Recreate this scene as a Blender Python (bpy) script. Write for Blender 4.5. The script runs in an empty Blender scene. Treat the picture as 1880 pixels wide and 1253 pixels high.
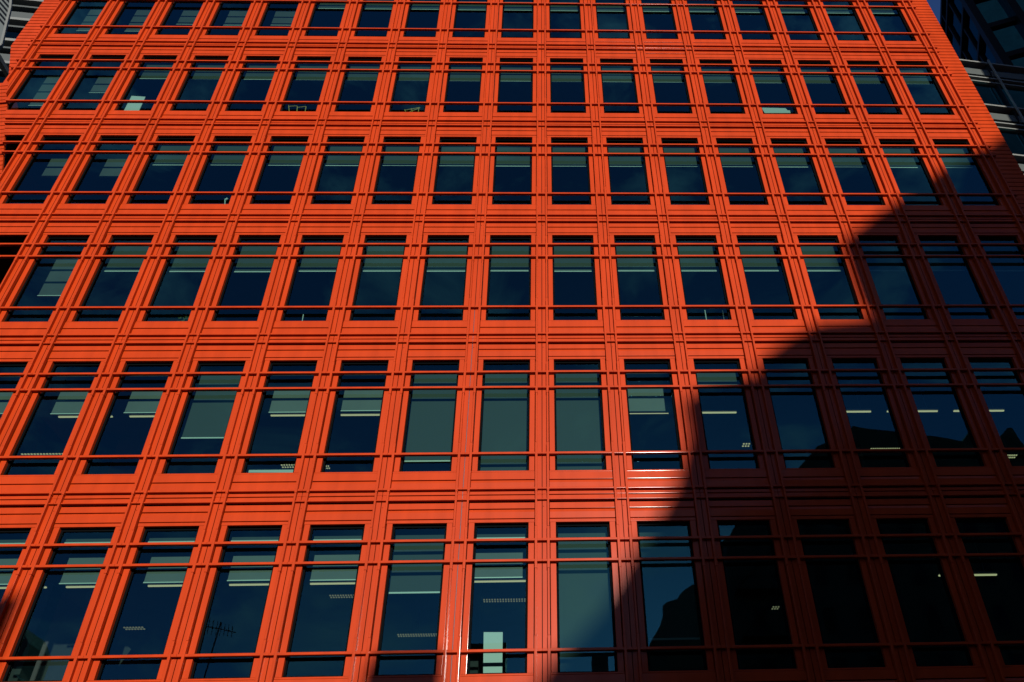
import bpy, bmesh, math, random
from mathutils import Vector, Matrix
random.seed(7)
S = bpy.context.scene
C = S.collection
R = math.radians

# ------------------------------------------------------------ camera
BAY = 1.5                 # width of one facade bay in metres
U0, V0 = 0.00954, -15.33216   # camera in bay units relative to the facade datum
FH = 2.5208978 * BAY      # floor to floor height
WH = 1.7963 * BAY         # window opening height
CAMY, CAMZ = -13.9261, 1.6
def X(u): return (u - U0) * BAY
def Zb(row): return CAMZ + BAY * (0 - V0) - row * FH      # bottom of window opening of a row
camd = bpy.data.cameras.new("camera"); cam = bpy.data.objects.new("camera", camd); C.objects.link(cam)
Fv = Vector((0.0326711, 0.78263171, 0.62162706)); Rv = Vector((0.99945934, -0.02328498, -0.02321307)); Uv = Vector((0.00369271, -0.62204937, 0.78296932))
m = Matrix((Rv, Uv, -Fv)).transposed().to_4x4(); m.translation = Vector((0, CAMY, CAMZ))
cam.matrix_world = m
camd.sensor_width = 36; camd.lens = 1500 / 1880 * 36; camd.shift_x = -108.351 / 1880
camd.clip_start = 0.05; camd.clip_end = 3000
S.camera = cam

# ------------------------------------------------------------ sky and sun
SUN = Vector((0.135, -1.0, 0.31)).normalized()
el = math.asin(SUN.z); rot = math.atan2(SUN.x, SUN.y)
w = bpy.data.worlds.new("World"); S.world = w; w.use_nodes = True
nt = w.node_tree; nt.nodes.clear()
out = nt.nodes.new('ShaderNodeOutputWorld'); bg = nt.nodes.new('ShaderNodeBackground')
sky = nt.nodes.new('ShaderNodeTexSky'); sky.sky_type = 'NISHITA'; sky.sun_disc = False
sky.sun_elevation = el; sky.sun_rotation = rot; sky.air_density = 1.0; sky.dust_density = 0.3; sky.ozone_density = 3.0
tc = nt.nodes.new('ShaderNodeTexCoord'); mp = nt.nodes.new('ShaderNodeMapping'); mp.inputs['Scale'].default_value = (1.3, 1.3, 2.2)
nz = nt.nodes.new('ShaderNodeTexNoise'); nz.inputs['Scale'].default_value = 4.2; nz.inputs['Detail'].default_value = 9; nz.inputs['Roughness'].default_value = 0.6; nz.inputs['Distortion'].default_value = 0.6
cr = nt.nodes.new('ShaderNodeValToRGB'); cr.color_ramp.elements[0].position = 0.50; cr.color_ramp.elements[0].color = (0, 0, 0, 1)
cr.color_ramp.elements[1].position = 0.78; cr.color_ramp.elements[1].color = (1, 1, 1, 1)
tint = nt.nodes.new('ShaderNodeMix'); tint.data_type = 'RGBA'; tint.blend_type = 'MULTIPLY'; tint.inputs['Factor'].default_value = 1.0
tint.inputs['B'].default_value = (0.44, 0.60, 0.95, 1)
mul = nt.nodes.new('ShaderNodeMath'); mul.operation = 'MULTIPLY'; mul.inputs[1].default_value = 0.85
mix = nt.nodes.new('ShaderNodeMix'); mix.data_type = 'RGBA'; mix.inputs['B'].default_value = (6.5, 6.6, 7.6, 1)
L = nt.links.new
L(tc.outputs['Generated'], mp.inputs[0]); L(mp.outputs[0], nz.inputs['Vector']); L(nz.outputs['Fac'], cr.inputs[0])
L(sky.outputs[0], tint.inputs['A']); L(tint.outputs['Result'], mix.inputs['A']); sx = nt.nodes.new('ShaderNodeSeparateXYZ'); mr = nt.nodes.new('ShaderNodeMapRange'); mr.inputs[1].default_value = 0.0; mr.inputs[2].default_value = -0.5; mr.inputs[3].default_value = 0.0; mr.inputs[4].default_value = 1.0
m2 = nt.nodes.new('ShaderNodeMath'); m2.operation = 'MULTIPLY'      # the clouds drift over the southern sky only
L(tc.outputs['Generated'], sx.inputs[0]); L(sx.outputs['Y'], mr.inputs[0]); L(cr.outputs[0], m2.inputs[0]); L(mr.outputs[0], m2.inputs[1]); L(m2.outputs[0], mul.inputs[0]); L(mul.outputs[0], mix.inputs['Factor'])
L(mix.outputs['Result'], bg.inputs[0]); bg.inputs[1].default_value = 0.08; L(bg.outputs[0], out.inputs[0])
sd = bpy.data.lights.new("sun", 'SUN'); sd.energy = 5.0; sd.angle = R(0.42); sd.color = (1.0, 0.93, 0.84)
so = bpy.data.objects.new("sun", sd); C.objects.link(so); so.rotation_euler = (-SUN).to_track_quat('-Z', 'Y').to_euler()
S.view_settings.view_transform = 'Standard'; S.view_settings.look = 'None'; S.view_settings.exposure = 0.14; S.view_settings.gamma = 1
S.render.engine = 'CYCLES'
try:
    S.cycles.max_bounces = 8; S.cycles.diffuse_bounces = 3; S.cycles.transparent_max_bounces = 16; S.cycles.caustics_reflective = False; S.cycles.caustics_refractive = False
except Exception: pass

# ------------------------------------------------------------ materials
def principled(name, col, rough=0.5, metal=0.0, spec=0.5, coat=0.0, coat_r=0.1, bump=0.0, bscale=20.0, var=0.0, vscale=1.0, rvar=0.0):
    mt = bpy.data.materials.new(name); mt.use_nodes = True; n = mt.node_tree.nodes; l = mt.node_tree.links
    b = n['Principled BSDF']; b.inputs['Base Color'].default_value = (*col, 1); b.inputs['Roughness'].default_value = rough
    b.inputs['Metallic'].default_value = metal; b.inputs['Specular IOR Level'].default_value = spec
    b.inputs['Coat Weight'].default_value = coat; b.inputs['Coat Roughness'].default_value = coat_r
    g = n.new('ShaderNodeNewGeometry')
    if bump:
        t = n.new('ShaderNodeTexNoise'); t.inputs['Scale'].default_value = bscale; t.inputs['Detail'].default_value = 4
        bp = n.new('ShaderNodeBump'); bp.inputs['Strength'].default_value = bump; bp.inputs['Distance'].default_value = 0.01
        l.new(g.outputs['Position'], t.inputs['Vector']); l.new(t.outputs['Fac'], bp.inputs['Height']); l.new(bp.outputs[0], b.inputs['Normal'])
    if var or rvar:
        t = n.new('ShaderNodeTexNoise'); t.inputs['Scale'].default_value = vscale; t.inputs['Detail'].default_value = 6; t.inputs['Roughness'].default_value = 0.65
        l.new(g.outputs['Position'], t.inputs['Vector'])
        if var:
            r = n.new('ShaderNodeMapRange'); r.inputs[1].default_value = 0.3; r.inputs[2].default_value = 0.7; r.inputs[3].default_value = 1 - var; r.inputs[4].default_value = 1 + var
            mm = n.new('ShaderNodeVectorMath'); mm.operation = 'SCALE'; mm.inputs[0].default_value = col
            l.new(t.outputs['Fac'], r.inputs[0]); l.new(r.outputs[0], mm.inputs['Scale']); l.new(mm.outputs[0], b.inputs['Base Color'])
        if rvar:
            r = n.new('ShaderNodeMapRange'); r.inputs[1].default_value = 0.3; r.inputs[2].default_value = 0.7; r.inputs[3].default_value = rough - rvar; r.inputs[4].default_value = rough + rvar
            l.new(t.outputs['Fac'], r.inputs[0]); l.new(r.outputs[0], b.inputs['Roughness'])
    return mt
def emit(name, col, st):
    mt = bpy.data.materials.new(name); mt.use_nodes = True; n = mt.node_tree.nodes; n.clear()
    e = n.new('ShaderNodeEmission'); e.inputs[0].default_value = (*col, 1); e.inputs[1].default_value = st
    o = n.new('ShaderNodeOutputMaterial'); mt.node_tree.links.new(e.outputs[0], o.inputs[0]); return mt
def glass(name, tintc, refl, ior=1.5, wave=0.0008):
    mt = bpy.data.materials.new(name); mt.use_nodes = True; n = mt.node_tree.nodes; l = mt.node_tree.links; n.clear()
    o = n.new('ShaderNodeOutputMaterial'); tr = n.new('ShaderNodeBsdfTransparent'); tr.inputs[0].default_value = (*tintc, 1)
    gl = n.new('ShaderNodeBsdfGlossy'); gl.inputs['Roughness'].default_value = 0.0; gl.inputs[0].default_value = (0.10, 0.45, 0.52, 1)
    fr = n.new('ShaderNodeFresnel'); fr.inputs[0].default_value = ior
    ml = n.new('ShaderNodeMath'); ml.operation = 'MULTIPLY_ADD'; ml.inputs[1].default_value = refl; ml.inputs[2].default_value = 0.0; ml.use_clamp = True
    g = n.new('ShaderNodeNewGeometry'); oi = n.new('ShaderNodeObjectInfo'); t = n.new('ShaderNodeTexNoise'); t.inputs['Scale'].default_value = 0.9; t.inputs['Detail'].default_value = 1
    bp = n.new('ShaderNodeBump'); bp.inputs['Strength'].default_value = 1.0; bp.inputs['Distance'].default_value = wave
    mx = n.new('ShaderNodeMixShader')
    l.new(g.outputs['Position'], t.inputs['Vector']); l.new(t.outputs['Fac'], bp.inputs['Height']); l.new(bp.outputs[0], gl.inputs['Normal'])
    l.new(fr.outputs[0], ml.inputs[0]); l.new(ml.outputs[0], mx.inputs[0]); l.new(tr.outputs[0], mx.inputs[1]); l.new(gl.outputs[0], mx.inputs[2]); l.new(mx.outputs[0], o.inputs[0])
    return mt
ORANGE = principled("orange_powder_coat", (0.42, 0.040, 0.006), rough=0.45, spec=0.04, coat=0.22, coat_r=0.12, bump=0.05, bscale=9, var=0.05, vscale=0.7, rvar=0.05)
_n = ORANGE.node_tree.nodes; _l = ORANGE.node_tree.links; _b = _n['Principled BSDF']
_g = _n.new('ShaderNodeNewGeometry'); _m = _n.new('ShaderNodeMapping'); _m.inputs['Scale'].default_value = (4.0, 4.0, 0.5); _t = _n.new('ShaderNodeTexNoise'); _t.inputs['Scale'].default_value = 1.0; _t.inputs['Detail'].default_value = 7
_r = _n.new('ShaderNodeMapRange'); _r.inputs[1].default_value = 0.35; _r.inputs[2].default_value = 0.7; _r.inputs[3].default_value = 1.05; _r.inputs[4].default_value = 0.88
_v = _n.new('ShaderNodeVectorMath'); _v.operation = 'SCALE'
_src = _b.inputs['Base Color'].links[0].from_socket
_l.new(_g.outputs['Position'], _m.inputs[0]); _l.new(_m.outputs[0], _t.inputs['Vector']); _l.new(_t.outputs['Fac'], _r.inputs[0]); _l.new(_src, _v.inputs[0]); _l.new(_r.outputs[0], _v.inputs['Scale']); _l.new(_v.outputs[0], _b.inputs['Base Color'])
BLACKF = principled("black_frame", (0.004, 0.0045, 0.005), rough=0.8, spec=0.0)
GLASS = glass("tinted_glass", (0.42, 0.60, 0.55), 2.9)
BLIND = principled("mesh_blind", (0.065, 0.085, 0.072), rough=0.8, bump=0.2, bscale=150)
BLINDBAR = principled("blind_bar", (0.72, 0.78, 0.70), rough=0.4)
BAFFLE = principled("pale_blind", (0.17, 0.185, 0.16), rough=0.7, var=0.1)
BAFFLE2 = principled("dark_pale_blind", (0.10, 0.11, 0.10), rough=0.8, var=0.12)
ROOM = principled("room_surface", (0.05, 0.05, 0.05), rough=0.9, var=0.2)
CEIL = principled("ceiling", (0.09, 0.09, 0.085), rough=0.9, var=0.1, vscale=3)
LAMP = emit("strip_lamp", (1.0, 0.84, 0.46), 0.75)
LAMP3 = emit("dim_louvre_lamp", (1.0, 0.84, 0.5), 0.22)
LAMP2 = emit("louvre_lamp", (1.0, 0.84, 0.46), 0.6)
PAPER = principled("white_board", (0.85, 0.86, 0.84), rough=0.6)
YELLOW = principled("wood_rail", (0.65, 0.42, 0.10), rough=0.5)
PALE = principled("pale_plastic", (0.7, 0.75, 0.72), rough=0.5)
GREY = principled("grey_metal", (0.30, 0.32, 0.31), rough=0.45, metal=0.2, var=0.08)
LGREY = principled("light_grey_metal", (0.52, 0.53, 0.50), rough=0.4, metal=0.1, var=0.06)
DGLASS = glass("dark_curtain_glass", (0.10, 0.13, 0.16), 1.1, wave=0.01)
GGLASS = glass("grey_building_glass", (0.35, 0.45, 0.42), 1.2)
NAVY = principled("dark_blue_panel", (0.004, 0.009, 0.022), rough=0.3, spec=0.3)
BLACKM = principled("black_mullion", (0.006, 0.007, 0.009), rough=0.5, spec=0.1)
BRICK = principled("dark_brick", (0.22, 0.16, 0.11), rough=0.9, var=0.3, vscale=2.0, bump=0.3, bscale=30)
STONE = principled("stone_wall", (0.20, 0.18, 0.15), rough=0.9, var=0.2, vscale=1.5)
ROOFM = principled("slate", (0.06, 0.065, 0.075), rough=0.6, var=0.2, vscale=4)
MEMB = principled("dark_membrane", (0.02, 0.008, 0.006), rough=0.8, spec=0.1)
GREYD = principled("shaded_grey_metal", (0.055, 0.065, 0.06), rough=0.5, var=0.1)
LGREYD = principled("mid_grey_ledge_metal", (0.16, 0.17, 0.155), rough=0.45, var=0.1)  # darker version of the light grey metal
SCREEN = principled("screen_metal", (0.085, 0.10, 0.095), rough=0.5, var=0.1)
ASPH = principled("asphalt", (0.05, 0.05, 0.052), rough=0.9, var=0.2, vscale=3, bump=0.3, bscale=60)
PAVE = principled("paving", (0.16, 0.155, 0.145), rough=0.85, var=0.15, vscale=2)
FOIL = principled("anodised_trim", (0.12, 0.15, 0.18), rough=0.5, metal=0.2)

# ------------------------------------------------------------ helpers
CLIP_P = (X(-10.53), 0, CAMZ + BAY * (-0.42 - V0)); CLIP_Q = (X(-9.0), 0, CAMZ + BAY * (-4.76 - V0))
def clip(bm):
    """the west edge of the facade is cut back along a sloping fold"""
    d = Vector(CLIP_Q) - Vector(CLIP_P); no = Vector((0, 1, 0)).cross(d).normalized()
    if no.x > 0: no = -no
    bmesh.ops.bisect_plane(bm, geom=bm.verts[:] + bm.edges[:] + bm.faces[:], plane_co=CLIP_P, plane_no=no, clear_outer=True, dist=1e-5)
    e = [x for x in bm.edges if x.is_boundary]
    if e: bmesh.ops.holes_fill(bm, edges=e, sides=0)
class MB:
    def __init__(s): s.bm = bmesh.new()
    def box(s, x0, x1, y0, y1, z0, z1):
        v = [s.bm.verts.new((x, y, z)) for x in (x0, x1) for y in (y0, y1) for z in (z0, z1)]
        for f in ((0, 1, 3, 2), (4, 6, 7, 5), (0, 4, 5, 1), (2, 3, 7, 6), (0, 2, 6, 4), (1, 5, 7, 3)): s.bm.faces.new([v[i] for i in f])
        return s
    def prism(s, pts, axis, a, b):
        """pts: closed outline in the plane across axis, extruded from a to b. axis x: pts=(y,z); z: pts=(x,y); y: pts=(x,z)"""
        def P(p, t): return (t, p[0], p[1]) if axis == 'x' else ((p[0], p[1], t) if axis == 'z' else (p[0], t, p[1]))
        A = [s.bm.verts.new(P(p, a)) for p in pts]; B = [s.bm.verts.new(P(p, b)) for p in pts]; n = len(pts)
        s.bm.faces.new(A); s.bm.faces.new(B[::-1])
        for i in range(n): s.bm.faces.new((A[i], B[i], B[(i + 1) % n], A[(i + 1) % n]))
        return s
    def tube(s, p, q, r, n=8):
        p = Vector(p); q = Vector(q); d = (q - p).normalized(); a = d.orthogonal().normalized(); b = d.cross(a)
        A = [s.bm.verts.new(p + r * (a * math.cos(6.2832 * i / n) + b * math.sin(6.2832 * i / n))) for i in range(n)]
        B = [s.bm.verts.new(q + r * (a * math.cos(6.2832 * i / n) + b * math.sin(6.2832 * i / n))) for i in range(n)]
        s.bm.faces.new(A); s.bm.faces.new(B[::-1])
        for i in range(n): s.bm.faces.new((A[i], B[i], B[(i + 1) % n], A[(i + 1) % n]))
        return s
    def mesh(s, name, mat, cl=False):
        bmesh.ops.recalc_face_normals(s.bm, faces=s.bm.faces[:])
        if cl: clip(s.bm)
        me = bpy.data.meshes.new(name); s.bm.to_mesh(me); s.bm.free(); me.materials.append(mat); return me
    def build(s, name, mat, parent=None, loc=None, cl=False):
        return link(name, s.mesh(name, mat, cl), parent, loc)
def link(name, me, parent=None, loc=None):
    if len(me.vertices) == 0: return None
    o = bpy.data.objects.new(name, me); C.objects.link(o)
    if loc: o.location = loc
    if parent: o.parent = parent
    return o
def thing(name, label, cat, loc=(0, 0, 0), group=None):
    o = bpy.data.objects.new(name, None); C.objects.link(o); o.location = loc; o.empty_display_size = 0.2
    return tag(o, label, cat, group)
def tag(o, label, cat, group=None):
    o['label'] = label; o['category'] = cat
    if group: o['group'] = group
    return o
def struct(o): o['kind'] = 'structure'; return o
def rounded(pts, r, n=5, keep=()):
    """round the convex corners of a closed outline"""
    out_ = []; N = len(pts); area = sum(pts[i][0] * pts[(i + 1) % N][1] - pts[(i + 1) % N][0] * pts[i][1] for i in range(N))
    for i in range(N):
        a = Vector(pts[i - 1]); b = Vector(pts[i]); c = Vector(pts[(i + 1) % N]); u = a - b; v = c - b
        cr_ = (b.x - a.x) * (c.y - b.y) - (b.y - a.y) * (c.x - b.x)
        if cr_ * area <= 0 or i in keep or min(u.length, v.length) < r * 1.3: out_.append(tuple(b)); continue
        p = b + u.normalized() * r; q = b + v.normalized() * r
        for k in range(n + 1):
            t = k / n; s_ = p * (1 - t) ** 2 + b * 2 * t * (1 - t) + q * t * t; out_.append(tuple(s_))
    return out_

# ------------------------------------------------------------ the orange building
JU = -0.0251                      # joint offset in bays
FINC, FINW = 0.075 * BAY, 0.042   # vertical fins left and right of each joint
STI = 0.0990 * BAY                 # edge of the window surround from the joint
OPE = 0.1677 * BAY                # edge of the opening from the joint
B0, B1 = -10, 7                   # bays; joints run from B0 to B1+1
XL, XR = X(B0 + JU) - 0.495 * BAY, X(B1 + 1 + JU) + 0.515 * BAY
GY = 0.10                         # glass plane depth
ob = thing("office_building", "bright orange office block with a gridded metal facade of fins, rails and dark windows", "building", (0, 0, 0))
TOP = Zb(0) + WH + 1.087 + 0.02 + FH; BOT = Zb(5) - 1.087

# spandrel panels: outlines in (y, z) relative to the window bottom; -y is outwards
def sp(*p): return rounded([(-a, b) for a, b in p] + [(0.05, p[-1][1]), (0.05, p[0][1])], 0.006)
PANELS = [sp((.002, -.001), (.002, -.033)),
          sp((.010, -.037), (.012, -.196)),
          sp((-.002, -.212), (.004, -.216), (.013, -.262), (.011, -.384)),
          sp((.009, -.688), (.011, -.810)),
          sp((-.002, -.826), (.003, -.832), (.013, -.880), (.011, -1.010)),
          sp((.004, -1.024), (.004, -1.0865))]
RAILS = [[(.054, -.382), (.054, -.424)], [(.052, -.620), (.052, -.646)]]
STRIPS = [sp((.010, -.452), (.012, -.516)), sp((.010, -.535), (.012, -.6195))]
def need_clip(k, row): return k <= B0 + 2 or False
def spandrel(zb, name_clip):
    b = MB()
    for k in range(B0, B1 + 1):
        x0, x1 = X(k + JU) + STI - 0.006, X(k + 1 + JU) - STI + 0.006
        for i, P in enumerate(PANELS):
            b.prism([(y, z + zb) for y, z in P], 'x', x0, x1)
    for k in range(B0, B1 + 2):
        xa, xb = X(k + JU), X(k + 1 + JU)
        if k > B1: break
        for P in STRIPS: b.prism([(y, z + zb) for y, z in P], 'x', xa + (0.004 if k > B0 else -0.12), xb - (0.004 if k < B1 else -0.12))
    # dark backing set behind the joints
    return b.build("spandrel_band", ORANGE, ob, cl=True)
for row in range(-1, 6): spandrel(Zb(row), True)
# solid wall behind the spandrels, floor slab by floor slab
for row in range(-1, 6):
    MB().box(XL + 0.05, XR - 0.05, 0.052, 0.35, Zb(row) - 1.08, Zb(row) - 0.006).build("wall", MEMB, ob, cl=True)

# flat strips either side of each joint
def strips():
    for k in range(B0, B1 + 2):
        b = MB(); xc = X(k + JU)
        for s_ in (-1, 1):
            a, c = sorted((xc + s_ * 0.007, xc + s_ * (FINC - FINW / 2 + 0.004)))
            b.box(a, c, -0.006, 0.06, BOT, TOP)
        MB().box(xc - OPE + 0.01, xc + OPE - 0.01, 0.061, 0.16, BOT, TOP).build("carrier", MEMB, ob, cl=(k <= B0 + 2))
        for row in range(-1, 6):                                            # bolt heads
            z = Zb(row) - 0.76
            b.tube((xc + 0.028, -0.004, z), (xc + 0.028, -0.016, z), 0.011, 8)
        b.build("mullion_panel", ORANGE, ob, cl=(k <= B0 + 2))
strips()

# vertical fins, in lengths that meet at fine seams
SEAMS = [2.585, 1.775, 0.59, -0.47]
def fins():
    for k in range(B0, B1 + 2):
        xc = X(k + JU)
        for s_ in (-1, 1):
            b = MB(); cx = xc + s_ * FINC
            zs = sorted([Zb(r) + q for r in range(-1, 6) for q in SEAMS if BOT + 0.1 < Zb(r) + q < TOP - 0.1] + [BOT, TOP])
            for i in range(len(zs) - 1):
                wv = FINW / 2 + (0.003 if i % 2 else -0.002); d = 0.083 + (0.002 if i % 2 else 0)
                P = rounded([(cx - wv, 0.05), (cx - wv, -d), (cx + wv, -d), (cx + wv, 0.05)], 0.006, keep=(0, 3))
                b.prism(P, 'z', zs[i] + (0.003 if i else 0), zs[i + 1] - 0.003)
            b.build("vertical_fin", ORANGE, ob, cl=(k <= B0 + 2))
fins()

# horizontal rails
BARS = [2.302, 1.905, 0.330]
def railz(zl, zh, yf, yb, name="horizontal_rail", over=0.25):
    b = MB(); P = rounded([(-yb, zl), (-yf, zl), (-yf, zh), (-yb, zh)], 0.007, keep=(0, 3))
    xs = [X(B0 + JU) - over] + [X(k + JU) for k in range(B0, B1 + 2)] + [X(B1 + 1 + JU) + over]
    for i in range(len(xs) - 1):
        b.prism(P, 'x', xs[i] + 0.002, xs[i + 1] - 0.002)
    b.build(name, ORANGE, ob, cl=True)
for row in range(-1, 6):
    for z in BARS: railz(Zb(row) + z, Zb(row) + z + 0.046, 0.073, 0.003)
    for (f, za), (_, zb_) in RAILS: railz(Zb(row) + zb_, Zb(row) + za, f, -0.02)

# windows: surround > frame, pane, blind
def surround(zo=0, xo=0, cl=False):
    b = MB(); W = BAY - 2 * OPE; e = OPE - STI
    for s_ in (0, 1):
        x0 = -e if s_ == 0 else W; x1 = x0 + e
        pts = [(x0 + (0.0 if s_ == 0 else 0), 0.0), (x1, 0.0), (x1, 0.10), (x0, 0.10)]
        b.prism([(x + xo, y) for x, y in rounded(pts, 0.004, keep=(2, 3))], 'z', zo + 0.001, zo + WH - 0.001)
    b.box(xo, xo + W, 0.004, 0.052, zo + WH, zo + WH + 0.004)
    return b
def framem(zo=0, xo=0):
    b = MB(); W = BAY - 2 * OPE; t = 0.042
    b.box(xo + .001, xo + t, 0.075, 0.15, zo, zo + WH).box(xo + W - t, xo + W - .001, 0.075, 0.15, zo, zo + WH)
    b.box(xo + t, xo + W - t, 0.075, 0.15, zo + WH - 0.05, zo + WH - .001).box(xo + t, xo + W - t, 0.075, 0.15, zo + .001, zo + 0.035)
    return b
def panem(zo=0, xo=0):
    W = BAY - 2 * OPE; t = 0.04
    b = MB(); v = [b.bm.verts.new(p) for p in ((xo + t, GY, zo + .03), (xo + W - t, GY, zo + .03), (xo + W - t, GY, zo + WH - .045), (xo + t, GY, zo + WH - .045))]
    b.bm.faces.new(v); return b
def seglist(row):
    lo, hi = {0: (-10, 7), 1: (-10, 7), 2: (-9, 7), 3: (-8, 7), 4: (-8, 7), 5: (-7, 6)}[row]
    return range(lo, hi + 1)
W = BAY - 2 * OPE
M_S, M_F, M_P = surround().mesh("window", ORANGE), framem().mesh("frame", BLACKF), panem().mesh("pane", GLASS)
NEARZ = {0: 2.036, 1: 1.852, 2: 1.783, 3: 1.72}
def blind_spec(r, k):
    """(depth, bottom height) of the blind behind each window, None for none"""
    if r == 0: return ('far', {-10: 1.2, -9: 1.2, -8: 1.62, -7: 1.60, -6: 1.62}[k]) if k <= -6 else ('near', 2.036)
    if r == 1: return ('far', {-10: 1.05, -9: 1.69}[k]) if k <= -9 else ('near', 1.852)
    if r == 2: return ('far', 1.756) if k <= -8 else ('near', 1.783)
    if r == 3: return ('far', 1.3) if k <= -8 else ('near', 1.72 + (0.02 if k == -7 else 0))
    if r == 4: return {-5: ('near', 0.932), -2: ('near', 0.366), -1: ('near', 0.03), 0: ('near', 0.03), 2: ('near', 2.154), -3: ('far', 1.81), 1: ('far', 1.76),
                       -8: ('far', 1.8), -7: ('far', 1.8), -6: ('far', 1.8), -4: ('far', 1.78)}.get(k)
    if r == 5: return {-2: ('near', 1.479), 0: ('near', 0.03), 1: ('near', 0.6)}.get(k) or (('far', 1.90) if k < 0 else None)
for r in range(6):
    for k in seglist(r):
        ox, oz = X(k + JU) + OPE, Zb(r)
        if k <= B0 + 2 and r >= 1 and r <= 3:
            s_ = surround(oz, ox).build("window", ORANGE, ob, cl=True)
            if not s_: continue
            kids = [framem(oz, ox).build("frame", BLACKF, s_, cl=True), panem(oz, ox).build("pane", GLASS, s_, cl=True)]; bx, bz = ox, oz
        else:
            s_ = link("window", M_S, ob, (ox, 0, oz)); link("frame", M_F, s_); link("pane", M_P, s_); bx = bz = 0
        bs = blind_spec(r, k)
        if bs:
            kind, zb = bs
            zb += random.uniform(-.012, .012)
            if kind == 'near':
                b = MB().box(bx + 0.035, bx + W - 0.035, 0.262, 0.266, bz + zb + 0.03, bz + WH + 0.1)
                bl = b.build("blind", BLIND, s_, cl=(bx != 0))
                MB().box(bx + 0.03, bx + W - 0.03, 0.255, 0.272, bz + zb, bz + zb + 0.030).build("blind_bar", BLINDBAR, s_, cl=(bx != 0))
            else:
                MB().box(bx + 0.0, bx + W - 0.0, 0.62, 0.64, bz + zb, bz + WH + 0.1).build("blind", BAFFLE if r >= 4 else BAFFLE2, s_, cl=(bx != 0))
                MB().box(bx + 0.0, bx + W - 0.0, 0.60, 0.645, bz + zb - 0.02, bz + zb).build("blind_bar", BLINDBAR, s_, cl=(bx != 0))
                if r >= 4:
                    MB().box(bx + 0.035, bx + W - 0.035, 0.262, 0.266, bz + 2.52, bz + WH + 0.1).build("blind", BLIND, s_)
                    MB().box(bx + 0.03, bx + W - 0.03, 0.255, 0.272, bz + 2.49, bz + 2.52).build("blind_bar", BLINDBAR, s_)
# clapboard margins at both ends
def margin(x0, x1):
    pitch = FH / 23; z = BOT
    b = MB()
    while z < TOP - 0.01:
        b.prism(rounded([(0.05, z + .007), (-.012, z + .007), (-.002, z + pitch - .005), (0.05, z + pitch - .005)], .004, keep=(0, 3)), 'x', x0, x1); z += pitch
    b.box(x0 + .02, x1 - .02, 0.051, 0.35, BOT, TOP)
    return b.build("corner_cladding", ORANGE, ob, cl=True)
margin(XL, X(B0 + JU) - STI + 0.006); margin(X(B1 + 1 + JU) + STI - 0.006, XR)
# rooms: slabs, ceiling, back wall, roof, side walls
for row in range(-1, 6):
    z = Zb(row)
    MB().box(XL + .1, XR - .1, 0.351, 8.0, z - 0.94, z - 0.25).build("floor_slab", CEIL, ob, cl=True)
MB().box(XL + .1, XR - .1, 8.0, 8.3, BOT, TOP).build("back_wall", ROOM, ob)
MB().box(XL + .2, XR - .06, 0.3, 8.3, TOP - 0.3, TOP - 0.02).build("roof", ROOM, ob)
MB().box(XR - .3, XR - .052, 0.352, 8.0, 0, TOP - .3).build("side_wall", ORANGE, ob)
MB().box(XL + .12, XL + .3, 0.352, 8.0, 0, TOP - .3).build("side_wall", ORANGE, ob)
for k in range(B0 + 3, B1 + 1, 6):
    MB().box(X(k + JU) - .2, X(k + JU) + .2, 3.0, 3.4, BOT, TOP - .3).build("column", ROOM, ob)
# lower storey down to the street
MB().box(XL, XR, 0.02, 0.3, 2.2, BOT - .01).build("lower_wall", ORANGE, ob)
for k in range(B0, B1 + 2):
    MB().box(X(k + JU) - .06, X(k + JU) + .06, 0.0, 0.25, 0.0, 2.2).build("pier", ORANGE, ob)
MB().box(XL, XR, 0.3, 0.34, 0.0, 2.2).build("street_glazing", NAVY, ob)

# small seam line of brighter trim in the first joint left of centre
xc = X(-1 + JU); MB().box(xc - .002, xc + .002, 0.004, 0.02, Zb(5) - .5, Zb(3) + .4).build("joint_gasket", FOIL, ob)

# the part of the building folded back beyond the sloping west edge
P = Vector(CLIP_P); Q = Vector(CLIP_Q); ext = (Q - P)
wing = thing("building_wing", "narrow orange clad wing folded back beyond the sloping left edge of the orange facade", "building wing", tuple(P))
def wp(t, s_, o=0.0):   # t along the fold, s_ outwards to the west, o out of its face
    q = P + ext * t; d = Vector((-0.995, 0.10, 0)); nrm = Vector((-0.10, -0.995, 0))
    return q + d * s_ + nrm * o - P + Vector((0, 0.03, 0))
b = MB(); zt, zb2 = P.z - 1.7, Q.z - 6; n = int((zt - zb2) / (FH / 23)); pitch = FH / 23
for i in range(n):
    z0 = zb2 + i * pitch; z1 = z0 + pitch - .008; t0 = (z0 - P.z) / ext.z; t1 = (z1 - P.z) / ext.z
    row_phase = ((Zb(2) + WH - z0) % FH) / FH
    if 0.05 < row_phase < 0.70:      # window zone: only the outer edge strip stays clad
        s0, s1 = 0.0, 0.35
    else: s0, s1 = 0.0, 3.2
    vs = [b.bm.verts.new(wp(t0, s0, .012)), b.bm.verts.new(wp(t0, s1, .012)), b.bm.verts.new(wp(t1, s1, .0)), b.bm.verts.new(wp(t1, s0, .0)),
          b.bm.verts.new(wp(t0, s0, -.05)), b.bm.verts.new(wp(t0, s1, -.05)), b.bm.verts.new(wp(t1, s1, -.05)), b.bm.verts.new(wp(t1, s0, -.05))]
    for f in ((0, 1, 2, 3), (4, 7, 6, 5), (0, 4, 5, 1), (3, 2, 6, 7), (0, 3, 7, 4), (1, 5, 6, 2)): b.bm.faces.new([vs[j] for j in f])
b.build("cladding", ORANGE, wing)
b = MB(); t0, t1 = (zt - P.z) / ext.z, (zb2 - P.z) / ext.z
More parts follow.
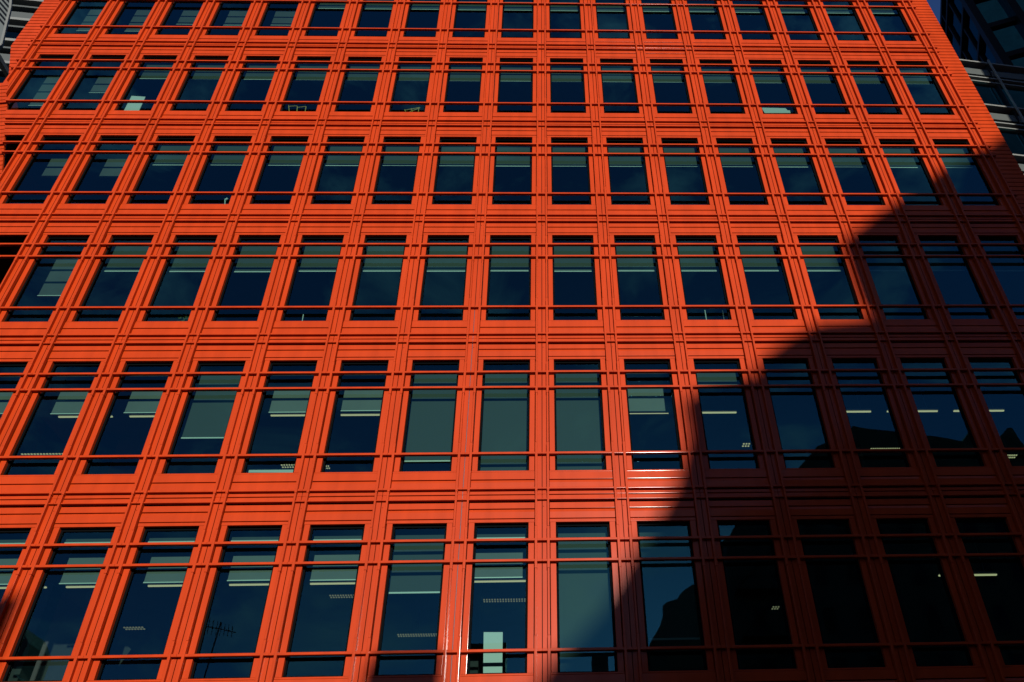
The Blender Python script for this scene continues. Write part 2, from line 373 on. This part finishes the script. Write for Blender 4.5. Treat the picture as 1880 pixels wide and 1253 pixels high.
v = [b.bm.verts.new(wp(t0, 0.02, -.12)), b.bm.verts.new(wp(t0, 3.1, -.12)), b.bm.verts.new(wp(t1, 3.1, -.12)), b.bm.verts.new(wp(t1, 0.02, -.12))]; b.bm.faces.new(v)
b.build("window_band", NAVY, wing)
b = MB()
for s_ in (0.42, 0.60, 1.9, 2.1): b.tube(wp(t0, s_, .05), wp(t1, s_, .05), .022, 6)
b.build("vertical_fin", ORANGE, wing)
b = MB()
for row in (1, 2, 3, 4):
    for z in BARS:
        t = (Zb(row) + z - P.z) / ext.z
        if t0 < t < t1: b.tube(wp(t, 0.0, .04), wp(t, 3.1, .04), .022, 6)
b.build("horizontal_rail", ORANGE, wing)

# ------------------------------------------------------------ things inside the rooms
ORD = {0: "top", 1: "second highest", 2: "third highest", 3: "fourth highest", 4: "second lowest", 5: "lowest"}
NUM = ["", "first", "second", "third", "fourth", "fifth", "sixth", "seventh", "eighth", "ninth", "tenth"]
def where(r, k):     # counted from the slim joint column just left of picture centre
    if k >= 0: return "%s window right of the centre joint, %s row" % (NUM[k + 1], ORD[r])
    return "%s window left of the centre joint, %s row" % (NUM[-k], ORD[r])
def strip_light(r, k, x0=0.06, x1=0.83):
    z = Zb(r) + 1.985
    o = thing("strip_light", "cream strip light in " + where(r, k), "strip light", (X(k + x0), 1.0, z), "strip lights inside the lower windows")
    l_ = (x1 - x0) * BAY
    MB().box(0, l_, 0, .10, .022, .06).build("housing", GREY, o); MB().box(.01, l_ - .01, .035, .07, 0, .021).build("tube", LAMP, o)
    MB().box(l_ * .2, l_ * .2 + .01, .04, .05, .06, WH + 1.09 - .25 - 1.985).build("hanger", GREY, o); MB().box(l_ * .8, l_ * .8 + .01, .04, .05, .06, WH + 1.09 - .25 - 1.985).build("hanger", GREY, o)
for k in (-7, -6, -4, -3, 1, 2, 4, 5, 6): strip_light(4, k)
for k in (-7, -6, -5, -4, -3, -1, 5): strip_light(5, k)
def louvre_light(r, k, x, y, z, ln, n, rows=2):
    o = thing("louvre_light", ("short " if n == 3 else "") + "dashed ceiling light in " + where(r, k), "ceiling light", (x, y, z), "dashed louvre lights on the ceilings")
    MB().box(0, ln, 0, .28, .02, .06).build("housing", BLACKF, o)
    b = MB()
    for j in range(rows):
        for i in range(n): b.box(ln * (i + .2) / n, ln * (i + .75) / n, .03 + j * .11, .07 + j * .11, 0.0, .018)
    b.build("lamp", LAMP2 if r == 4 else LAMP3, o)
    MB().box(ln / 2, ln / 2 + .01, .1, .11, .06, Zb(r) + WH + 1.09 - .25 - z).build("hanger", BLACKF, o)
def at(px, py, dep):
    d = Fv + Rv * (px - 940 - 108.351) / 1500 + Uv * (626.5 - py) / 1500
    t = (dep - CAMY) / d.y; return Vector((0, CAMY, CAMZ)) + d * t
for r, k, px, py, w_, n, dep in ((4, -7, 36, 833, 80, 14, 3.5), (4, -3, 652, 783, 44, 8, 3.5), (4, -4, 514, 853, 28, 6, 4.2), (4, -3, 592, 855, 12, 3, 4.4), (4, 2, 1364, 814, 15, 3, 3.6),
                                 (4, 4, 1599, 823, 56, 14, 2.8), (4, 6, 1850, 835, 20, 5, 3.5), (5, -3, 603, 1093, 48, 10, 3.6), (5, -1, 866, 1101, 100, 20, 3.4), (5, 2, 1419, 1114, 14, 3, 3.4), (5, -2, 728, 1165, 75, 16, 4.6), (5, -6, 224, 1152, 38, 7, 4.6)):
    p_ = at(px, py, dep); q_ = at(px + w_, py, dep); louvre_light(r, k, p_.x, dep, p_.z, q_.x - p_.x, n)
# white boards and clutter standing on the sills
def board(name, label, cat, pts, dep, th, mat, part=None):
    w_ = [at(x, y, dep) for x, y in pts]; o_ = w_[0]
    b = MB(); b.prism([(p.x - o_.x, p.z - o_.z) for p in w_], 'y', 0, th); o = b.build(name, mat, None, (o_.x, dep, o_.z)); tag(o, label, cat); return o
board("display_board", "tall white board standing upright in a lowest row window left of centre", "board", [(887, 1239), (888, 1161), (923, 1161), (922, 1239)], .32, .03, PAPER)
board("display_board", "tilted white board leaning in a second highest row window at the left", "board", [(219, 204), (236, 176), (267, 178), (255, 204)], .30, .02, PAPER)
board("storage_box", "pale box edge on the sill of a second lowest row window left of centre", "box", [(450, 868), (453, 860), (541, 860), (540, 868)], .28, .2, PALE)
board("paper_stack", "pale stack of boards on the sill of a second highest row window right of centre", "paper stack", [(1404, 208), (1398, 198), (1442, 199), (1446, 203), (1460, 203), (1462, 208)], .28, .15, PALE)
def posts(label, P_, dep):
    b = MB(); z0 = at(P_[0][0], P_[0][1], dep)
    o = thing("desk_screen_post", label, "post", tuple(z0))
    for (x0, y0, x1, y1) in P_:
        MB().tube(at(x0, y0, dep) - z0, at(x1, y1, dep) - z0, .012, 8).build("post", PALE, o)
posts("pair of thin pale posts on a sill, fourth highest row, right of centre", [(1297, 588, 1294, 570), (1330, 588, 1327, 570)], .34)
posts("single thin pale post on a sill, fourth highest row, left of centre", [(555, 590, 557, 578)], .34)
def chair(label, segs, dep):
    z0 = at(segs[0][0], segs[0][1], dep); o = thing("chair", label, "chair", tuple(z0), "chairs seen against the glass")
    for i, (x0, y0, x1, y1) in enumerate(segs):
        MB().tube(at(x0, y0, dep) - z0, at(x1, y1, dep + (0.12 if i % 2 else 0)) - z0, .014, 8).build("leg" if i % 2 == 0 else "frame", YELLOW, o)
chair("yellow wooden chair frame behind the glass, the left of two in the second highest row", [(531, 206, 530, 194), (530, 196, 545, 195), (545, 206, 546, 196), (546, 198, 562, 196), (560, 206, 562, 196)], .36)
chair("yellow wooden chair frame behind the glass, the right of two in the second highest row", [(745, 206, 743, 202), (743, 203, 771, 198), (757, 206, 755, 200), (752, 206, 770, 199), (768, 206, 769, 198)], .36)
p0 = at(412, 376, .3); sl = thing("desk_lamp", "small pale desk lamp at a sill in the third highest row left of centre", "lamp", tuple(p0))
MB().tube(at(413, 377, .3) - p0, at(413, 368, .3) - p0, .016).build("stem", PALE, sl); MB().tube(at(413, 368, .3) - p0, at(418, 365, .3) - p0, .03).build("lamp_head", PALE, sl)
p0 = at(345, 588, .4); pl = thing("potted_plant", "small leafy plant on a sill in the fourth highest row left of centre", "plant", tuple(at(335, 594, .4)))
LEAF = principled("leaf", (0.10, 0.14, 0.04), rough=0.6)
b = MB(); p1 = at(335, 594, .4)
for i in range(70):
    c = Vector((random.gauss(0, .10), random.gauss(.05, .06), random.uniform(.03, .2))); a = Vector((random.uniform(-1, 1), random.uniform(-.5, .5), random.uniform(-.3, 1))).normalized() * .05; q = a.orthogonal().normalized() * .018
    vs = [b.bm.verts.new(c - a), b.bm.verts.new(c + q), b.bm.verts.new(c + a), b.bm.verts.new(c - q)]; b.bm.faces.new(vs)
b.build("foliage", LEAF, pl); MB().tube((0, .05, -.1), (0, .05, .03), .07, 12).build("pot", PALE, pl)

# ------------------------------------------------------------ grey glazed building on the right
def frame_at(o, ang):
    o.rotation_euler = (0, 0, ang); return o
gd = 9.0
g0 = at(1752, 95, gd); gb = frame_at(thing("glazed_building", "grey glazed block with pale ledges behind the right edge of the orange facade", "building", (g0.x - 4, gd + .0, 0)), R(7))
GT = g0.z + 0.05; GF = 3.8
MB().box(0, 26, 0.25, 6, 0, GT - .4).build("core", NAVY, gb)
for i in range(6):
    z = GT - i * GF
    if z < 2: break
    MB().box(0, 26, -0.10, .25, z - .10, z).build("ledge", LGREYD, gb)
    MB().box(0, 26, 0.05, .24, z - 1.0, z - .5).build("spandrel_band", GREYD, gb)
    MB().box(0, 26, -.05, .25, z - 1.42, z - 1.34).build("ledge", LGREYD, gb); MB().box(0, 26, -.02, .25, z - 1.75, z - 1.68).build("ledge", LGREYD, gb)
    for j in range(9):
        b = MB(); v = [b.bm.verts.new(q) for q in ((j * 3 + .05, .12, z - GF + .05), (j * 3 + 2.95, .12, z - GF + .05), (j * 3 + 2.95, .12, z - 1.8), (j * 3 + .05, .12, z - 1.8))]; b.bm.faces.new(v)
        wv = b.build("pane", GGLASS, gb)
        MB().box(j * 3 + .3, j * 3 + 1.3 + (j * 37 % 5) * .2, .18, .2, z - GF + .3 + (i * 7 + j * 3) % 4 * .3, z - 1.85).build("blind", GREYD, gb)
for j in range(9):
    MB().box(j * 3 - .035, j * 3 + .035, -.26, -.18, 0, GT + .02).build("mast", LGREYD, gb)
    MB().box(j * 3 - .04, j * 3 + .04, .0, .24, 0, GT).build("mullion", BLACKM, gb)
    for i in range(6): MB().tube((j * 3, -.17, GT - i * GF - .9), (j * 3, .1, GT - i * GF - 1.2), .04, 6).build("bracket", GREYD, gb)

# ------------------------------------------------------------ dark glass tower at the far right
tdep = 17.0
a0 = at(1732, -60, tdep); th = R(19.7)
tw = thing("glass_tower", "tall dark blue glass tower with black mullions at the top right", "building", (a0.x, a0.y, 0)); tw.rotation_euler = (0, 0, -th)
TZ = a0.z; LT = 60
# local: +y runs away from the viewer along the facade, -x faces west
MB().box(0.25, 20, 0, LT, 0, TZ - .5).build("core", NAVY, tw)
MB().box(-.15, .3, 0, LT, TZ - .35, TZ).build("parapet", BLACKM, tw)
b = MB()
for i in range(30): b.box(-.12, .2, i * 2.0 - .09, i * 2.0 + .09, 0, TZ - .36)
b.build("mullion", BLACKM, tw)
for i in range(14):
    z = TZ - 1.6 - i * 3.6
    if z < 1: break
    MB().box(-.2, .2, 0, LT, z - .3, z).build("transom", BLACKM, tw)
b = MB(); v = [b.bm.verts.new(q) for q in ((.05, 0, 0), (.05, LT, 0), (.05, LT, TZ - .4), (.05, 0, TZ - .4))]; b.bm.faces.new(v); b.build("pane", DGLASS, tw)
b = MB(); v = [b.bm.verts.new(q) for q in ((.05, -.1, 0), (20, -.1, 0), (20, -.1, TZ - .4), (.05, -.1, TZ - .4))]; b.bm.faces.new(v); b.build("pane", DGLASS, tw)
b = MB()
for i in range(10): b.box(i * 2.4 - .25, i * 2.4 + .25, -.6, 0, 0, TZ - .36)
b.build("mullion", BLACKM, tw)
for i in range(14):
    z = TZ - 1.6 - i * 3.6
    if z > 1: MB().box(.3, 20, -.3, 0, z - .5, z).build("transom", BLACKM, tw)

# ------------------------------------------------------------ pale building at the top left
l0 = at(20, 100, 8.5)
lb = frame_at(thing("banded_building", "pale grey banded office block behind the top left corner of the orange facade", "building", (l0.x - 14, 8.5, 0)), R(6))
LZ = l0.z + 9; MB().box(0, 20, .3, 8, 0, LZ).build("core", NAVY, lb)
for i in range(14):
    z = LZ - i * 1.9
    if z < 1: break
    MB().box(0, 20, -.15, .3, z - .30, z - .1).build("ledge", LGREYD, lb); MB().box(0, 20, 0.0, .3, z - .75, z - .62).build("ledge", GREYD, lb)
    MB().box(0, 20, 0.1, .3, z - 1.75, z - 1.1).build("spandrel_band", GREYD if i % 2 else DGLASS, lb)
n0 = at(0, 84, 5.5)
sb = thing("louvre_screen", "grey slatted metal screen with a sloping edge at the top left corner", "screen", tuple(n0))
A = [at(-60, 120, 5.5), at(2, 82, 5.5), at(19, 12, 5.5), at(22, -40, 5.5), at(-60, -40, 5.5)]
MB().prism([(p.x - n0.x, p.z - n0.z) for p in A], 'y', 0.05, .15).build("panel", SCREEN, sb)
b = MB()
for i in range(14):
    q0 = at(-60 + i * 9, -40, 5.5); q1 = at(-60 + i * 9 + 60, 60, 5.5)
    f = [at(-70 + i * 9 + t, -45 + t * 1.15, 5.5) for t in (0, 120)]
    def inside(p):
        c = False; N = len(A)
        for j in range(N):
            a_, b_ = A[j], A[(j + 1) % N]
            if (a_.z > p.z) != (b_.z > p.z) and p.x < (b_.x - a_.x) * (p.z - a_.z) / (b_.z - a_.z) + a_.x: c = not c
        return c
    ins = [t / 60 for t in range(61) if inside(f[0].lerp(f[1], t / 60))]
    if len(ins) > 2: b.tube(f[0].lerp(f[1], ins[0]) - n0, f[0].lerp(f[1], ins[-1]) - n0, .03, 6)
b.build("slat", BLACKM, sb)
b = MB()
for i in range(len(A) - 1): 
    if i in (0, 1, 2): b.tube(A[i] - n0, A[i + 1] - n0, .05, 6)
b.build("edge_trim", LGREYD, sb)
MB().box(-.1, .1, .15, 3.4, -.6, -.4).build("bracket", GREYD, sb)

# ------------------------------------------------------------ street and the buildings across it (they shade the facade and show in its glass)
gm = MB().box(-600, 600, -600, 600, -1, 0).build("ground", PAVE); struct(gm)
rd = MB().box(-200, 200, -32, -6, .0, .004); rd = struct(rd.build("road", ASPH))
for y0, y1 in ((-6, -5.85), (-32.15, -32)): struct(MB().box(-200, 200, y0, y1, 0, .12).build("kerb", STONE))
DY = -45.0
def WX(u): return 0.0 + BAY * u
def WZ(v): return CAMZ + BAY * v
shade = [(-1.0, 0.9), (-.12, 2.63), (0, 2.79), (.7, 3.54), (1.1, 4.21), (1.35, 4.5), (1.63, 4.95), (1.9, 5.75), (1.88, 6.28), (2.22, 6.55), (2.94, 6.74), (3.15, 7.07), (3.52, 7.37), (4.08, 7.70), (4.95, 7.80),
         (5.05, 8.28), (4.78, 9.34), (5.02, 9.59), (5.48, 9.98), (6.07, 10.45), (6.88, 11.1), (7.47, 11.55), (8.07, 11.86), (8.49, 12.18), (10.0, 13.2), (11, 12.8), (12.5, 13.4)]
DB = 45.0                                                   # distance of the tall stepped block in bays
far = [(u + .135 * DB, v + .31 * DB) for u, v in shade]; far = [(far[0][0], -1.07)] + far + [(far[-1][0], -1.07)]
sb2 = thing("stepped_block", "distant dark stepped rooftop block mirrored low in the lower centre right windows", "building", (WX(12), -BAY * DB, 0))
b = MB(); b.prism([(WX(u) - WX(12), max(0, WZ(v))) for u, v in far], 'y', -6, 0)
for v_ in b.bm.verts:
    if v_.co.y < -3: v_.co.x += .135 * 6                     # flanks sheared along the sun so the back edge widens no shadow
b.build("wall", BRICK, sb2)
b = MB()
for fl in range(13):
    for i in range(6): b.box(WX(12.2 + i * .95) - WX(12), WX(12.75 + i * .95) - WX(12), -.2, .012, 3 + fl * 2.3, 4.4 + fl * 2.3)
b.build("window", NAVY, sb2)
prof = [(9.15, -1), (9.2, 16.2), (9.4, 18.0), (10, 18.9), (12, 20.5), (14, 22.3),
        (15.4, 23.7), (16.4, 24.1), (17.0, 24.1), (17.7, 25), (18.6, 24.8), (22.4, 24.25), (23.8, 23.9), (24.4, 24.6), (24.6, 24.6), (25.3, 23.2), (26.2, 23.4), (26.4, 24.2), (26.6, 24.2), (26.7, 24.8), (27.0, 24.8), (27.1, 24.0), (27.5, 23), (44, 23), (44, -1)]
tb = thing("brick_building", "dark stepped roof building mirrored in the lower right windows", "building", (WX(10), DY, 0))
MB().prism([(WX(u) - WX(10), max(0, WZ(v))) for u, v in prof], 'y', -8, 0).build("wall", BRICK, tb)
b = MB(); g = MB()
for fl in range(9):
    for i in range(22):
        u = 10.2 + i * 1.7; v = 1.2 + fl * 2.4
        lim = min(q[1] for q in prof[1:-1] if abs(q[0] - u) < 1.6) if any(abs(q[0] - u) < 1.6 for q in prof[1:-1]) else 23
        if v + 2 > lim: continue
        x0 = WX(u) - WX(10); z0 = WZ(v); b.box(x0 - .08, x0 + 1.08, .0, .07, z0 - .1, z0); b.box(x0 - .08, x0 + 1.08, 0, .05, z0 + 1.9, z0 + 2.0); g.box(x0, x0 + 1.0, -.3, .012, z0, z0 + 1.9)
b.build("sill", STONE, tb); g.build("window", NAVY, tb)
b = MB()                                                   # fire escape
for i in range(7):
    z = 4 + i * 3.4; b.tube((WX(9.4) - WX(10), .9, z), (WX(11.8) - WX(10), .9, z), .05, 5); b.tube((WX(9.4) - WX(10), .9, z + 1), (WX(11.8) - WX(10), .9, z + 1), .03, 5)
    b.tube((WX(9.4) - WX(10), .9, z), (WX(11.8) - WX(10), .9, z + 3.4), .06, 5); b.box(WX(9.4) - WX(10), WX(11.8) - WX(10), 0, .9, z - .05, z)
b.build("fire_escape", BLACKM, tb)
t2 = thing("terrace_building", "low dark terrace mirrored along the bottom of the left windows", "building", (WX(-12), DY, 0))
MB().box(WX(-40) - WX(-12), WX(4.2) - WX(-12), -12, 0, 0, WZ(10.7)).build("wall", STONE, t2)
MB().box(WX(2.2) - WX(-12), WX(2.95) - WX(-12), -1.5, -.3, WZ(10.7), WZ(12.35)).build("chimney", BRICK, t2)
MB().box(WX(-4.6) - WX(-12), WX(-1.9) - WX(-12), -3, -.3, WZ(10.7), WZ(13.05)).build("chimney", BRICK, t2)  # wide stack added to cast the shadow at the facade's lower left corner
g = MB()
for fl in range(5):
    for i in range(25): g.box(WX(-39 + i * 1.7) - WX(-12), WX(-38.3 + i * 1.7) - WX(-12), -.2, .012, 2 + fl * 2.9, 3.7 + fl * 2.9)
g.build("window", NAVY, t2)
ae = thing("roof_aerial", "thin television aerial mirrored in a lowest row window at the left", "aerial", (WX(-16), DY - 1, WZ(10.7)))
ah = WZ(14.4) - WZ(10.7)
MB().tube((0, 0, 0), (.3, 0, ah), .05, 6).build("mast", BLACKM, ae)
b = MB(); b.tube((-.6, 0, ah * .95), (1.6, 0, ah * .86), .04, 6)
for i in range(7): b.tube((-.5 + i * .3, -.1, ah * (.95 - i * .0125) - .55 + i * .03), (-.5 + i * .3, .1, ah * (.95 - i * .0125) + .55 - i * .03), .025, 5)
b.build("antenna", BLACKM, ae)
# tall narrow brick tower with ragged top, mirrored at the lower left
ct = thing("chimney_tower", "dark brick chimney tower mirrored in the lowest left window", "tower", (WX(-13.6), -18 - 0.0, 0))
H = WZ(7.7)
pts = [(-1.6, 0), (1.2, 0), (1.2, H * .72), (.75, H * .74), (.9, H * .84), (.55, H * .86), (.6, H * .95), (.1, H), (-.6, H * .985), (-1.0, H * .93), (-1.6, H * .9)]
MB().prism(pts, 'y', -2, 0).build("shaft", BRICK, ct)
MB().box(-1.7, 1.3, -2.1, .1, H * .7, H * .715).build("cornice", STONE, ct)

# tall unseen block added on the right to keep the glass tower and the far end of the glazed block in shade
nb = thing("added_shade_block", "unseen tall block added to shade the buildings at the far right", "building", (25.5, -13, 0))
MB().box(0, 18, 0, 12, 0, 92).build("wall", STONE, nb)
b = MB()
for i in range(8):
    for fl in range(24): b.box(.8 + i * 2.2, 2.0 + i * 2.2, -.012, .1, 2 + fl * 3.7, 4.2 + fl * 3.7)
b.build("window", NAVY, nb)
